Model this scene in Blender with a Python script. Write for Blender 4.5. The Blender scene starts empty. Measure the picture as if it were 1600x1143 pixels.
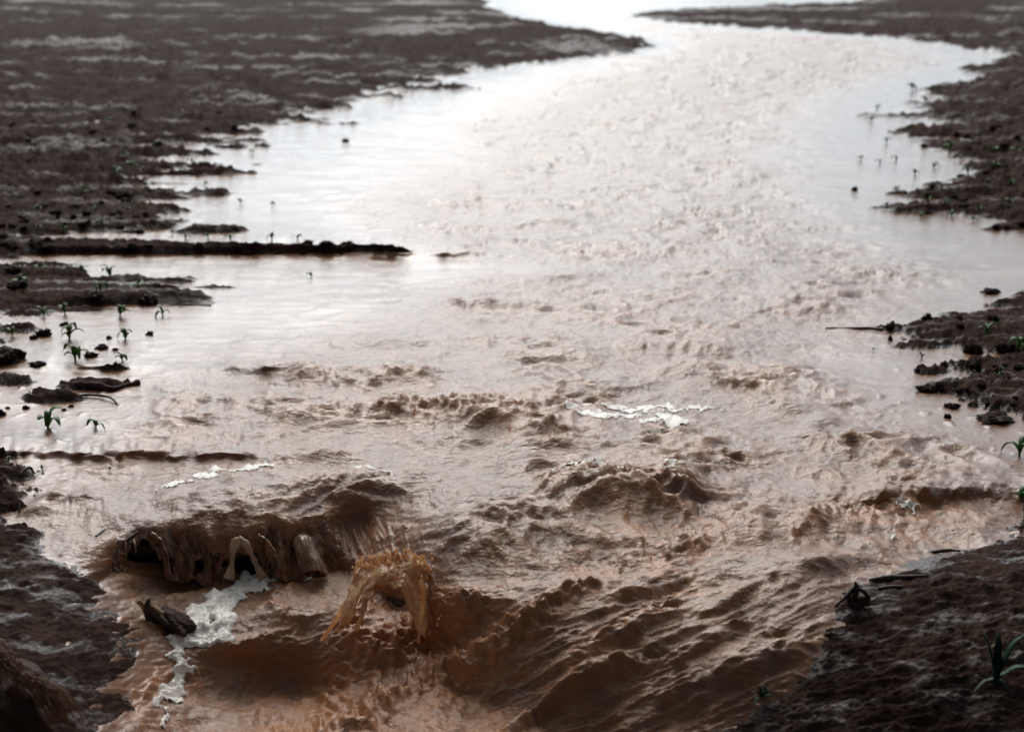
import bpy, bmesh, math, random
import numpy as np
from mathutils import Vector, Matrix

# ------------------------------------------------------------------ camera, sky, sun
SC = bpy.context.scene
COL = SC.collection
F, CX, CY, YH, H = 2300.0, 800.0, 571.5, -40.0, 1.70      # focal length (photo pixels), centre, horizon row, eye height (m)
PITCH = math.atan((CY - YH) / F)
cam_d = bpy.data.cameras.new('camera')
cam = bpy.data.objects.new('camera', cam_d)
COL.objects.link(cam)
cam.location = (0, 0, H)
cam.rotation_euler = (math.pi / 2 - PITCH, 0, 0)
cam_d.sensor_width = 36
cam_d.lens = F / 1600 * 36
cam_d.clip_start = 0.05
cam_d.clip_end = 20000
cam_d.dof.use_dof = True
cam_d.dof.focus_distance = 5.0
cam_d.dof.aperture_fstop = 2.9
SC.camera = cam

SUN_EL, SUN_AZ = math.radians(38), math.radians(-7)      # azimuth from straight ahead, negative to the left
world = bpy.data.worlds.new('World')
SC.world = world
world.use_nodes = True
nt = world.node_tree
bg = nt.nodes['Background']
sky = nt.nodes.new('ShaderNodeTexSky')
sky.sky_type = 'NISHITA'
sky.sun_disc = False
sky.sun_elevation = SUN_EL
sky.sun_rotation = SUN_AZ
sky.air_density = 1.0
sky.dust_density = 6.0
sky.ozone_density = 1.0
hs = nt.nodes.new('ShaderNodeHueSaturation')
hs.inputs['Saturation'].default_value = 0.10               # a thick overcast, almost grey
gm = nt.nodes.new('ShaderNodeGamma')                        # cloud evens out the glow round the sun
gm.inputs['Gamma'].default_value = 0.55
nt.links.new(sky.outputs[0], gm.inputs['Color'])
nt.links.new(gm.outputs[0], hs.inputs['Color'])
mixn = nt.nodes.new('ShaderNodeMixRGB')
mixn.blend_type = 'MULTIPLY'
mixn.inputs[0].default_value = 1.0
mixn.inputs[2].default_value = (2.18, 2.42, 2.62, 1)
geo = nt.nodes.new('ShaderNodeTexCoord')
sep = nt.nodes.new('ShaderNodeSeparateXYZ')
nt.links.new(geo.outputs['Generated'], sep.inputs[0])
mr = nt.nodes.new('ShaderNodeMapRange')                     # lighter cloud ahead, dark storm cloud behind
mr.inputs['From Min'].default_value = -0.3
mr.inputs['From Max'].default_value = 1.0
mr.inputs['To Min'].default_value = 0.15
mr.inputs['To Max'].default_value = 1.15
nt.links.new(sep.outputs['Y'], mr.inputs['Value'])
mul0 = nt.nodes.new('ShaderNodeMixRGB')
mul0.blend_type = 'MULTIPLY'
mul0.inputs[0].default_value = 1.0
nt.links.new(hs.outputs[0], mul0.inputs[1])
nt.links.new(mr.outputs[0], mul0.inputs[2])
mz = nt.nodes.new('ShaderNodeMapRange')                     # the cloud is thinner low down
mz.inputs['From Min'].default_value = 0.05
mz.inputs['From Max'].default_value = 0.75
mz.inputs['To Min'].default_value = 0.98
mz.inputs['To Max'].default_value = 0.80
nt.links.new(sep.outputs['Z'], mz.inputs['Value'])
mul1 = nt.nodes.new('ShaderNodeMixRGB')
mul1.blend_type = 'MULTIPLY'
mul1.inputs[0].default_value = 1.0
nt.links.new(mul0.outputs[0], mul1.inputs[1])
nt.links.new(mz.outputs[0], mul1.inputs[2])
nt.links.new(mul1.outputs[0], mixn.inputs[1])
nt.links.new(mixn.outputs[0], bg.inputs['Color'])
bg.inputs['Strength'].default_value = 0.12

sun_d = bpy.data.lights.new('sun', 'SUN')
sun = bpy.data.objects.new('sun', sun_d)
COL.objects.link(sun)
sun_d.energy = 1.5
sun_d.angle = math.radians(40)
sun_d.color = (1.0, 0.93, 0.84)
sd = Vector((math.sin(SUN_AZ) * math.cos(SUN_EL), math.cos(SUN_AZ) * math.cos(SUN_EL), math.sin(SUN_EL)))
sun.rotation_euler = sd.to_track_quat('Z', 'Y').to_euler()
SC.view_settings.view_transform = 'Standard'
SC.view_settings.look = 'None'
SC.view_settings.exposure = 0.34
SC.view_settings.gamma = 1.0

# ------------------------------------------------------------------ numbers
SP, CP = math.sin(PITCH), math.cos(PITCH)


def at(px, py, z=0.0):
    """World points where the sight line of a photo pixel meets height z (arrays or numbers)."""
    px, py, z = np.asarray(px, float), np.asarray(py, float), np.asarray(z, float)
    x = (px - CX) / F
    y = -(py - CY) / F
    dy = CP + y * SP
    dz = -SP + y * CP
    t = (z - H) / dz
    return np.stack([t * x, t * dy, z + 0 * t], axis=-1)


def hash2(ix, iy, seed):
    with np.errstate(over='ignore'):
        h = (ix.astype(np.int64) * 374761393 + iy.astype(np.int64) * 668265263 + seed * 1442695041) & 0xffffffff
        h = ((h ^ (h >> 13)) * 1274126177) & 0xffffffff
        h = h ^ (h >> 16)
    return h


def noise(x, y, seed=0):
    ix, iy = np.floor(x), np.floor(y)
    fx, fy = x - ix, y - iy
    ux, uy = fx ** 3 * (fx * (fx * 6 - 15) + 10), fy ** 3 * (fy * (fy * 6 - 15) + 10)

    def g(ox, oy):
        a = hash2(ix + ox, iy + oy, seed) * (2 * math.pi / 4294967296.0)
        return np.cos(a) * (fx - ox) + np.sin(a) * (fy - oy)
    a = g(0, 0) + ux * (g(1, 0) - g(0, 0))
    b = g(0, 1) + ux * (g(1, 1) - g(0, 1))
    return 1.45 * (a + uy * (b - a))


def fbm(x, y, seed=0, octaves=4, gain=0.5, lac=2.03, foot=None, ridge=False):
    """Sum of octaves; octaves finer than foot (the grid's footprint, same units as x,y) fade out."""
    s, a, f = 0.0, 1.0, 1.0
    for o in range(octaves):
        n = noise(x * f + 17.3 * o, y * f - 9.1 * o, seed + o * 7)
        if ridge:
            n = 0.6 - 1.5 * np.abs(n)
        w = 1.0 if foot is None else np.clip(1.6 - foot * f * 4.0, 0, 1)
        s = s + a * w * n
        a *= gain
        f *= lac
    return s


def smooth(a, b, x):
    t = np.clip((x - a) / (b - a), 0, 1)
    return t * t * (3 - 2 * t)


def gauss(x):
    return np.exp(-x * x)


def curve(x, pts):
    p = np.array(pts, float)
    return np.interp(x, p[:, 0], p[:, 1])


def polydist(px, py, pts, ky=1.0):
    """Distance (px) to a polyline and the fraction along it; ky stretches the vertical."""
    best = np.full(px.shape, 1e9)
    par = np.zeros(px.shape)
    n = len(pts) - 1
    for i in range(n):
        ax, ay = pts[i][0], pts[i][1] * ky
        bx, by = pts[i + 1][0], pts[i + 1][1] * ky
        dx, dy = bx - ax, by - ay
        t = np.clip(((px - ax) * dx + (py * ky - ay) * dy) / (dx * dx + dy * dy), 0, 1)
        d = np.hypot(px - ax - t * dx, py * ky - ay - t * dy)
        m = d < best
        best = np.where(m, d, best)
        par = np.where(m, (i + t) / n, par)
    return best, par


# ------------------------------------------------------------------ the sheets' grid
STEP = 1.7
def spread(a, n, far):
    return a * (np.linspace(0, 1, n)[1:] ** 2.2) * far
xs_in = np.arange(-70, 1671, STEP)
xs = np.concatenate([(-70 - spread(1, 45, 3800))[::-1], xs_in, 1670 + spread(1, 45, 3800)])
ys_in = np.arange(-10, 1170, STEP)
ys_top = YH + np.geomspace(0.25, 28.5, 26)
ys_bot = 1170 + spread(1, 40, 1500)
ys = np.concatenate([ys_top, ys_in, ys_bot])
PX, PY = np.meshgrid(xs, ys)
P0 = at(PX, PY, 0.0)
GX, GY = P0[..., 0], P0[..., 1]
FOOT = np.gradient(GY, axis=0)
FOOT = np.abs(FOOT)                                          # metres per grid row

LEFT = [(-40, 700), (0, 770), (15, 775), (25, 800), (34, 860), (44, 890), (52, 950), (62, 1010), (72, 1035), (84, 1000), (95, 880), (105, 780), (120, 700),
        (140, 640), (160, 560), (180, 470), (200, 390), (230, 330), (260, 270), (285, 230), (300, 225), (330, 300), (346, 325), (352, 230), (372, 170),
        (377, 100), (384, 240), (389, 400), (393, 540), (396, 300), (399, 60), (408, -40), (425, -30), (434, 120), (440, 230), (446, 285), (456, 240), (464, 330), (472, 240), (480, 150), (488, 40), (500, -20), (520, -40),
        (560, -60), (650, -120), (700, -80), (712, 25), (720, -40), (728, 10), (740, 30), (750, -40), (762, 10), (775, 25), (790, -20), (812, 20), (840, 55), (860, 80), (890, 130), (930, 185), (980, 235), (1040, 240), (1080, 205), (1143, 165), (2700, 100)]
RIGHT = [(-40, 1400), (4, 1330), (10, 1180), (18, 1010), (26, 985), (34, 1020), (42, 1130), (50, 1260), (60, 1380), (70, 1470), (80, 1530), (87, 1610), (95, 1530), (105, 1520), (120, 1510), (140, 1455),
         (160, 1440), (175, 1400), (186, 1395), (195, 1450), (210, 1450), (225, 1500), (240, 1450), (255, 1500), (270, 1460), (285, 1500), (300, 1430), (312, 1430),
         (325, 1440), (335, 1530), (350, 1545), (360, 1580), (370, 1660), (430, 1670), (455, 1580), (478, 1530), (500, 1515), (512, 1450), (530, 1440), (542, 1480),
         (556, 1540), (570, 1470), (580, 1515), (592, 1495), (605, 1455), (620, 1485), (635, 1505), (648, 1590), (660, 1660), (735, 1640), (760, 1640), (800, 1610), (840, 1580), (870, 1500),
         (900, 1400), (925, 1320), (960, 1300), (1000, 1285), (1040, 1265), (1070, 1235), (1100, 1190), (1143, 1100), (2700, 900)]
LIP = [(-400, 950), (60, 850), (130, 850), (165, 842), (200, 826), (250, 812), (340, 802), (430, 800), (500, 802), (560, 786), (640, 800), (720, 850), (850, 865), (1000, 860), (1300, 885), (1600, 940), (2200, 1000)]
BOT = [(-400, 1500), (60, 980), (130, 930), (165, 905), (182, 895), (200, 893), (250, 893), (340, 904), (430, 896), (500, 885), (560, 905), (640, 975), (720, 1080), (850, 1140), (1000, 1180), (1300, 1220), (1600, 1300), (2200, 1400)]

# --- level of the water before its waves (metres), with the small falls across the furrows
def step_line(pts, width, drop, x0, x1, soft):
    yl = curve(PX, pts)
    side = smooth(-width, width, PY - yl)                    # 0 upstream, 1 downstream
    m = smooth(x0 - soft, x0 + soft, PX) * (1 - smooth(x1 - soft, x1 + soft, PX))
    # the level comes back up gently between falls, so nothing accumulates
    rec = 1 - smooth(0, 150, PY - yl)
    return m, side, rec, drop

LEVEL = np.zeros(PX.shape)
STN = noise(PX / 74 + PY / 90, PY / 55 - PX / 300, 33) + 0.5 * noise(PX / 37 + PY / 51, PY / 43 - PX / 90, 34) + 0.3 * noise(PX / 14.3 + PY / 31, PY / 23 - PX / 70, 35)
wob = 6 * noise(PX / 64 + PY / 80, PY / 60 - PX / 250, 31) + 3 * noise(PX / 19 + PY / 40, PY / 30 - PX / 70, 32)
STEPS = [
    ([(-200, 386), (0, 386), (200, 386), (400, 391), (560, 393), (720, 398), (900, 402)], 8, 0.023, -400, 745, 40),
    ([(-200, 713), (0, 713), (200, 712), (380, 716), (500, 722)], 9, 0.018, -300, 400, 60),
    ([(1200, 790), (1300, 788), (1420, 782), (1600, 774), (1800, 766)], 13, 0.025, 1290, 2300, 60),
    ([(300, 578), (400, 582), (520, 584)], 8, 0.013, 350, 470, 35),
    ([(100, 575), (300, 577)], 6, 0.012, 50, 230, 30),
    ([(1150, 487), (1350, 480)], 7, 0.012, 1170, 1320, 40),
]
for pts, w_, dr, x0, x1, so in STEPS:
    m, side, rec, drop = step_line(pts, w_, dr, x0, x1, so)
    yl = curve(PX, pts)
    side = smooth(-w_, w_, PY - yl - 0.5 * wob)
    up = smooth(-70, -w_, PY - yl) * (1 - side)              # a low swell upstream of the fall
    LEVEL += m * drop * (up - 0.35 * side * rec) * np.clip(0.9 + 0.7 * STN, 0.55, 2)

lip, bot = curve(PX, LIP), curve(PX, BOT)
lipn = 10 * noise(PX / 55, PY / 200, 41) + 5 * noise(PX / 21, PY / 200, 42)
T = (PY - lip - lipn * 0.5) / (bot - lip)
Tc = np.clip(T, 0, 1)
fall = np.where(Tc < 1, Tc ** 1.35, 1.0)
fall = 0.75 * fall + 0.25 * smooth(0, 1, Tc)
DROP = 0.20 + 0.05 * smooth(900, 1143, PY)
DROP = DROP * (1 - (1 - smooth(40, 320, PX)) * (1 - smooth(1000, 1500, PY)))
LEVEL -= DROP * fall
LEVEL -= 0.03 * smooth(1143, 1700, PY)

# hollows of the gully: smooth trough leading into the pool, pool bowl near the bottom edge
LEVEL -= 0.06 * gauss((PX - 560) / 90) * gauss((PY - 815) / 38)
LEVEL -= 0.075 * gauss((PX - 450) / 85) * gauss((PY - 1080) / 60)
LEVEL -= 0.025 * gauss((PX - 614) / 38) * gauss((PY - 952) / 24)
LEVEL += 0.03 * gauss((PX - 350) / 60) * gauss((PY - 1000) / 30)

xc = curve(PY, [(900, 930), (930, 885), (975, 842), (1015, 762), (1045, 692), (1075, 622), (1125, 562), (1143, 470), (1200, 330)])
LEVEL -= 0.07 * smooth(-30, 90, xc - PX + 14 * noise(PX / 40, PY / 40, 44)) * smooth(930, 1110, PY) * smooth(60, 330, PX)
# --- turbulent core of the flow
CORE = [(-40, 940, 1010), (20, 900, 960), (50, 1010, 1150), (62, 1060, 1400), (100, 960, 1400), (150, 820, 1250), (200, 720, 1200), (250, 690, 1180), (300, 620, 1200), (350, 640, 1230),
        (385, 700, 1300), (420, 860, 1420), (450, 700, 1380), (500, 560, 1320), (550, 420, 1250), (600, 300, 1250), (650, 270, 1280), (700, 290, 1400), (760, 200, 1520), (820, 120, 1520),
        (900, 150, 1420), (1143, 150, 1220), (2700, 100, 1100)]
cl = curve(PY, [(a, b) for a, b, c in CORE])
cr = curve(PY, [(a, c) for a, b, c in CORE])
warp = 60 * noise(GX * 0.9, GY * 0.5, 71) + 25 * noise(GX * 3, GY * 1.4, 72)
TURB = smooth(-210, 110, PX - cl + warp) * smooth(-210, 110, cr - PX + warp)
TURB *= smooth(-30, 60, PX - curve(PY, LEFT)) * smooth(-30, 60, curve(PY, RIGHT) - PX)

# --- waves
wx = GX + 0.06 * noise(GX * 3, GY * 3, 5)
wy = GY + 0.10 * noise(GX * 3.1, GY * 2.7, 6)
big = fbm(wx * 1.7, wy * 2.0, 11, 3, 0.5, foot=FOOT * 2.0)
mid = fbm(wx * 5.5, wy * 6.5, 21, 5, 0.6, foot=FOOT * 6.5, ridge=True)
fine = fbm(wx * 22, wy * 28, 31, 3, 0.55, foot=FOOT * 28)
patch = smooth(-0.25, 0.45, fbm(GX * 1.1, GY * 1.3, 51, 2))
near = smooth(700, 860, PY)
calm = 1 - TURB
WAVE = TURB * ((0.017 + 0.014 * near) * big + (0.0055 + 0.024 * patch ** 1.5) * mid * (1 - 0.78 * near) + 0.0060 * fine * (1 - 0.4 * near))
farq = 1 - smooth(330, 520, PY)
depth = GY
ripple = fbm(PX / 58 + 0.6 * noise(PX / 60, PY / 20, 56), PY / 5.5, 57, 4, 0.62)
WAVE += TURB * smooth(250, 400, PY) * (1 - 0.75 * near) * (1.25 * GY / F) * fbm(PX / 26 + 0.5 * noise(PX / 40, PY / 14, 58), PY / 7.5 - PX / 160, 59, 3, 0.6)
WAVE += farq * (TURB + 0.06) * (0.009 + 0.0009 * np.minimum(depth, 30)) * ripple * (0.6 + 0.6 * patch)
WAVE += calm * (0.0012 * fine + 0.0014 * big)
WAVE += calm * (0.30 * GY / F) * (fbm(PX / 70, PY / 3.8, 62, 3, 0.6) + 0.8 * noise(PX / 300, PY / 8, 63))
# distant ripples keep their slope though the grid thins out
chop = fbm(PX / 13 + 0.4 * noise(PX / 21, PY / 9, 65), PY / 3.9 - PX / 190, 66, 2, 0.55)
WAVE += (TURB + 0.22 * calm) * smooth(40, 200, PY) * (1 - 0.7 * near) * (0.42 * GY / F) * chop
# pocks of rain drops on the calm water
pk = noise(GX * 16, GY * 16, 61)
WAVE += (0.3 * TURB + calm) * 0.010 * smooth(0.42, 0.8, pk) * np.clip(1.5 - FOOT * 60, 0, 1)

# swells: (x, y, half length, half width, height, tilt)
SWELL = [(960, 792, 115, 18, .06, .0), (1062, 790, 52, 24, .042, .15), (770, 850, 125, 28, .055, -.1), (1180, 832, 80, 20, .04, 0), (820, 733, 45, 12, .030, 0),
         (930, 775, 60, 12, .02, 0), (1340, 712, 55, 8, .018, -.05), (1280, 668, 28, 6, .022, 0), (1290, 690, 70, 6, .016, 0), (1240, 605, 45, 7, .016, .05),
         (1450, 768, 120, 9, .022, -.03), (560, 780, 90, 18, .022, .05), (300, 795, 60, 10, .02, .1), (370, 792, 80, 12, .025, .1), (660, 775, 60, 14, .015, .1),
         (500, 718, 60, 6, .018, .05), (640, 590, 60, 6, .02, 0), (480, 590, 40, 8, .028, 0), (430, 578, 70, 6, .016, 0), (710, 690, 60, 12, .022, 0),
         (860, 685, 50, 10, .025, .2), (750, 665, 60, 10, .03, 0), (560, 600, 70, 4, .012, 0), (460, 655, 60, 8, .018, .1), (890, 560, 45, 8, .02, .1),
         (1080, 590, 50, 10, .025, .15), (1130, 545, 40, 7, .02, 0), (870, 530, 50, 8, .018, 0), (600, 535, 40, 6, .016, 0), (950, 610, 60, 6, .018, -.2),
         (1230, 640, 50, 7, .02, .1), (1150, 440, 60, 5, .02, 0), (850, 440, 70, 5, .018, 0), (860, 350, 60, 4, .02, 0), (1170, 272, 40, 4, .03, 0), (780, 480, 60, 4, .02, 0),
         (130, 785, 30, 5, .018, -.15), (85, 783, 25, 4, .02, -.2), (60, 802, 30, 4, .015, 0), (210, 825, 40, 7, .015, .1),
         (1330, 880, 60, 10, .018, -.25), (1250, 910, 70, 9, .02, -.35), (1150, 935, 80, 10, .022, -.45), (1000, 985, 90, 10, .025, -.5), (1120, 1000, 90, 10, .02, -.5), (950, 1060, 110, 11, .025, -.55),
         (1080, 1080, 100, 11, .022, -.5), (860, 1110, 90, 11, .025, -.6), (1180, 1050, 90, 10, .018, -.45), (1000, 930, 60, 9, .022, -.4), (960, 850, 60, 8, .015, 0)]
SWN = 2.5 * noise(PX / 25, PY / 25, 77)
for x, y, lx, ly, a, tl in SWELL:
    u, v = PX - x, (PY - y) - tl * (PX - x)
    v = v + np.roll(SWN, int(x) * 7 % 400, axis=1)
    prof = np.where(v < 0, gauss(v / (2.4 * ly)), gauss(v / ly))
    WAVE += 1.35 * a * gauss(u / lx) * prof * (0.8 + 0.35 * np.clip(mid, -0.6, 0.8))

# breaking crests: polyline, height, width (px)
CREST = [([(570, 640), (640, 636), (700, 642), (760, 630), (800, 642), (870, 634)], .068, 10), ([(620, 668), (700, 655), (760, 650), (820, 672), (890, 690)], .030, 9),
         ([(970, 545), (1030, 545), (1070, 543), (1130, 550)], .042, 7), ([(1020, 580), (1080, 575), (1150, 595), (1230, 610)], .022, 7), ([(430, 655), (500, 645), (530, 640)], .022, 6),
         ([(700, 479), (790, 481)], .030, 5), ([(460, 592), (520, 586), (560, 596), (640, 592)], .022, 6), ([(1170, 632), (1240, 630)], .022, 5), ([(1160, 490), (1290, 482)], .014, 5),
         ([(1250, 742), (1340, 742), (1430, 746)], .020, 5), ([(1245, 840), (1290, 805), (1350, 800), (1420, 792)], .032, 11), ([(1050, 835), (1090, 850), (1040, 880)], .025, 12),
         ([(880, 936), (840, 975), (760, 1015), (690, 1045), (620, 1075), (560, 1125), (450, 1142)], .050, 13), ([(940, 920), (880, 938)], .03, 9),
         ([(1080, 915), (1000, 970), (930, 1010)], .020, 9), ([(420, 720), (560, 716)], .016, 6), ([(540, 395), (720, 399)], .02, 5), ([(860, 400), (1000, 395), (1100, 385)], .016, 4),
         ([(990, 395), (1120, 393)], .012, 4), ([(560, 960), (520, 1040), (510, 1110)], .02, 14), ([(640, 1000), (700, 960), (760, 950)], .032, 20), ([(560, 1040), (640, 1010), (690, 990)], .034, 24),
         ([(950, 880), (1010, 860)], .018, 12), ([(440, 915), (420, 950), (450, 970)], .014, 8), ([(330, 1010), (410, 1000), (450, 985)], .016, 8), ([(220, 1100), (260, 1060), (300, 1050)], .02, 12),
         ([(590, 850), (640, 845)], .016, 7)]
lump = fbm(GX * 20, GY * 16, 91, 4, 0.62, foot=FOOT * 16, ridge=True)
lump2 = fbm(GX * 42, GY * 30, 95, 2, 0.6, foot=FOOT * 30)
CHURN = np.zeros(PX.shape)
CJX, CJY = PX + 10 * noise(PX / 24, PY / 14, 81), PY + 5 * noise(PX / 19, PY / 12, 82)
for pts, a, w_ in CREST:
    d, t = polydist(CJX, CJY, pts, 1.35)
    e = smooth(0, .12, t) * smooth(1, .88, t)
    g = gauss(d / (w_ * 1.5)) * (0.35 + 0.65 * e)
    WAVE += a * g * np.clip(0.55 + 0.6 * lump + 0.18 * lump2 + 0.3 * big, 0.05, 1.5)
    CHURN = np.maximum(CHURN, np.minimum(1, a / .03) * gauss(d / (w_ * 2.6)))
WAVE += 0.010 * CHURN * lump2
# churned pool below the fall, streaky flow at lower right
churn = smooth(0.9, 1.15, T) * smooth(840, 900, PY) * (1 - smooth(880, 1050, PX))
ang = math.radians(40)
su = GX * math.cos(ang) + GY * math.sin(ang)
sv = -GX * math.sin(ang) + GY * math.cos(ang)
streak = fbm(su * 3.2 + 0.5 * noise(GX * 4, GY * 4, 3), sv * 15, 101, 4, 0.58, foot=FOOT * 15, ridge=True)
right_flow = smooth(870, 960, PY) * smooth(820, 960, PX + (PY - 950) * 0.9)
WAVE += 0.013 * churn * fbm(wx * 6, wy * 5, 111, 3, 0.45, ridge=True)
WAVE += right_flow * TURB * 0.017 * streak
sx2 = GX + 0.25 * (GY - 4)
lines = fbm(sx2 * 16 + 0.8 * noise(GX * 5, GY * 4, 115), GY * 5, 117, 3, 0.55)
WAVE += smooth(720, 800, PY) * TURB * (1 - right_flow) * 0.0045 * lines
# threads of water running down the wall of the fall
wall = smooth(0.05, 0.35, T) * (1 - smooth(0.95, 1.1, T)) * smooth(160, 190, PX) * (1 - smooth(560, 680, PX))
threads = fbm((PX - 0.35 * (PY - 850)) / 26, PY / 130, 121, 3, 0.6, ridge=True)
WAVE += wall * 0.016 * threads
left_film = smooth(840, 900, PY) * (1 - smooth(230, 330, PX))
WAVE += left_film * 0.004 * fbm(GX * 10, GY * 22, 131, 3, 0.6)

ZW = LEVEL + WAVE

# --- ground under and beside the water
xl, xr = curve(PY, LEFT), curve(PY, RIGHT)
wid = curve(PY, [(-40, 30), (60, 40), (200, 70), (400, 80), (600, 60), (800, 60), (1143, 80)])
LL = (xl - PX) / wid
LR = (PX - xr) / wid
ISL = [(150, 603, 66, 6.5, 1.5), (85, 622, 56, 8, 1.3), (20, 597, 36, 6, 1.4), (10, 556, 30, 11, 1.6), (30, 742, 24, 9, 1.0), (150, 600, 40, 5, 1.), (10, 778, 28, 10, 1.0), (15, 795, 34, 7, 1.0),
       (20, 835, 50, 14, 1.5), (1556, 652, 22, 4, 1.2), (1455, 580, 30, 5, 1.0), (1470, 606, 40, 7, .9), (1440, 541, 50, 5, .8), (1395, 514, 26, 3, .7), (40, 490, 40, 5, 1.0), (60, 470, 120, 5, .9), (30, 515, 40, 5, .8), (60, 415, 70, 4, .8), (180, 575, 30, 3, .4)]
LI = np.full(PX.shape, -3.0)
rag = noise(PX / 14, PY / 4, 141) + 0.7 * noise(PX / 7, PY / 3.2, 142)
for x, y, lx, ly, a in ISL:
    r = np.hypot((PX - x + 5 * noise(PX / 9, PY / 5, 143)) / lx, (PY - y + 2.6 * rag) / ly)
    LI = np.maximum(LI, a * 1.3 * (1 - r))
LAND = np.maximum(LL, LR)
row = fbm(GX * 0.35, GY * 1.6, 151, 4, 0.6, foot=FOOT * 1.6)
row2 = noise(PX / 160, (PY + 0.012 * PX) / 9, 152) + 0.6 * noise(PX / 60, PY / 5, 153)
farw = 1 - smooth(420, 620, PY)
deep = np.exp(-np.clip(LAND, 0, 9) / 3.0)
LAND = LAND + (0.3 + 0.7 * deep) * ((0.75 + 0.7 * farw) * row + 0.6 * rag * (1 - farw) * (1 - 0.7 * smooth(780, 880, PY)) + (0.5 * farw) * row2) + farw * deep * np.where(LL > LR, 2.7, 0.9) * smooth(80, 170, PY) * (noise(PX / 230, (PY + 0.01 * PX) / 7.5, 155) + 0.5 * noise(PX / 90, PY / 4, 156))
LAND = np.maximum(LAND, LI)
lh = curve(PY, [(-40, .10), (200, .045), (300, .035), (500, .03), (800, .018), (900, .010), (1143, .014)])
HGT = lh * np.where(LAND > 0, 1.25 * np.tanh(LAND * 1.1), np.maximum(LAND, -2.5) * 1.4)
landm = smooth(-0.1, 0.6, LAND)
clod = fbm(GX * 14, GY * 12, 161, 4, 0.6, foot=FOOT * 12)
clod_r = fbm(GX * 7, GY * 8, 165, 4, 0.55, foot=FOOT * 8, ridge=True)
bankz = smooth(820, 900, PY)
HGT += landm * (1 - bankz) * smooth(150, 300, PY) * (2.6 * GY / F) * (fbm(PX / 13, PY / 5, 170, 4, 0.68) + 0.6 * np.clip(noise(PX / 17, PY / 6, 172), 0.1, 1))
HGT += landm * (0.019 * clod + 0.013 * clod_r) * (1 - 0.72 * bankz)
HGT += landm * bankz * (0.004 * fbm(GX * 30, GY * 34, 168, 3, 0.7) + 0.006 * np.clip(fbm(GX * 13, GY * 17, 169, 2, 0.5), 0.1, 1))
HGT -= (1 - smooth(320, 400, PY)) * smooth(30, 70, PY) * (0.9 + 0.9 * gauss((PY - 245) / 75)) * lh * smooth(0.30, 0.75, noise(PX / 330 + 3, (PY + 0.004 * PX) / 9, 158) + 0.35 * noise(PX / 80, PY / 5, 159)) * (0.5 + 0.5 * np.maximum(deep, gauss((PY - 245) / 75)))
farland = fbm(PX / 34, PY / 5.0, 167, 4, 0.65)
HGT += landm * (1 - smooth(250, 420, PY)) * (0.012 + 0.0022 * np.minimum(GY, 40)) * farland
rowm = landm * (1 - smooth(480, 600, PY)) * smooth(60, 200, PY)
HGT += rowm * 0.014 * np.sin(2 * math.pi * (GY + 0.1 * noise(GX, GY, 8)) / 0.76) * np.clip(1.3 - FOOT * 4, 0, 1)
# near right bank: a rising shelf of mud with a broken edge
bankr = smooth(0, 4.5, LR) * smooth(800, 920, PY)
shelf = smooth(-18, 14, PY - curve(PX, [(1250, 990), (1350, 965), (1450, 955), (1600, 925), (1800, 915)]) + 14 * noise(PX / 40, PY / 15, 173))
HGT += bankr * (0.008 + 0.022 * smooth(0, 6, LR) + 0.022 * (1 - shelf)) + bankr * 0.004 * clod_r
HGT += 0.015 * smooth(0.3, 3, LR) * gauss((PY - 1100) / 60) * gauss((PX - 1440) / 110)
# near left bank
bankl = smooth(0, 3.2, LL) * smooth(830, 920, PY)
HGT += bankl * 0.006 + bankz * landm * 0.006 * fbm((GX + .35 * GY) * 9, (GY - .35 * GX) * 22, 177, 4, 0.6)
HGT += bankr * 0.010 * fbm(GX * 6, GY * 11, 179, 5, 0.62)
WET = np.clip(smooth(0.4, 0.0, LAND) + 0.42 * smooth(0.0, 0.6, fbm(PX / 260, PY / 7, 171, 3, 0.6)) * smooth(1143, 700, PY) + 0.62 * bankz * smooth(-0.25, 0.6, fbm(GX * 5 + 0.4 * GY, GY * 9, 175, 4, 0.65)), 0, 1)
ZG = LEVEL + HGT
# the two washed-out hollows below the lip: ground set back, water torn open
HOLE1 = [(188, 862), (200, 845), (222, 838), (252, 850), (268, 872), (272, 886), (235, 889), (195, 884)]
HOLE2 = [(362, 862), (372, 852), (392, 856), (404, 876), (412, 898), (368, 901), (345, 890), (350, 872)]
HOLE3 = [(300, 868), (312, 862), (330, 876), (334, 892), (312, 892), (303, 884)]


def inside(px, py, poly):
    c = np.zeros(px.shape, bool)
    n = len(poly)
    for i in range(n):
        x0, y0 = poly[i]
        x1, y1 = poly[(i + 1) % n]
        if y0 == y1:
            continue
        m = ((y0 > py) != (y1 > py)) & (px < (x1 - x0) * (py - y0) / (y1 - y0) + x0)
        c ^= m
    return c


jx, jy = PX + 4 * noise(PX / 9, PY / 30, 181), PY + 3 * noise(PX / 8, PY / 12, 182)
HOLE = inside(jx, jy, HOLE1) | inside(jx, jy, HOLE2) | inside(jx, jy, HOLE3)
hol = np.zeros(PX.shape)
for p in (HOLE1, HOLE2, HOLE3):
    q = np.array(p, float)
    c = q.mean(0)
    r = np.hypot((PX - c[0]) / (np.ptp(q[:, 0]) * .62), (PY - c[1]) / (np.ptp(q[:, 1]) * .66))
    hol = np.maximum(hol, 1 - smooth(0.85, 1.12, r))
ZG = ZG * (1 - hol) + hol * (-0.40)

PW = at(PX, PY, LEVEL)
PW[..., 2] = ZW
PG = at(PX, PY, np.where(hol > 0, LEVEL * (1 - hol) + hol * ZG, LEVEL))
PG[..., 2] = np.where(hol > 0.02, np.minimum(ZG, LEVEL - 0.03), ZG)


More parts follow.
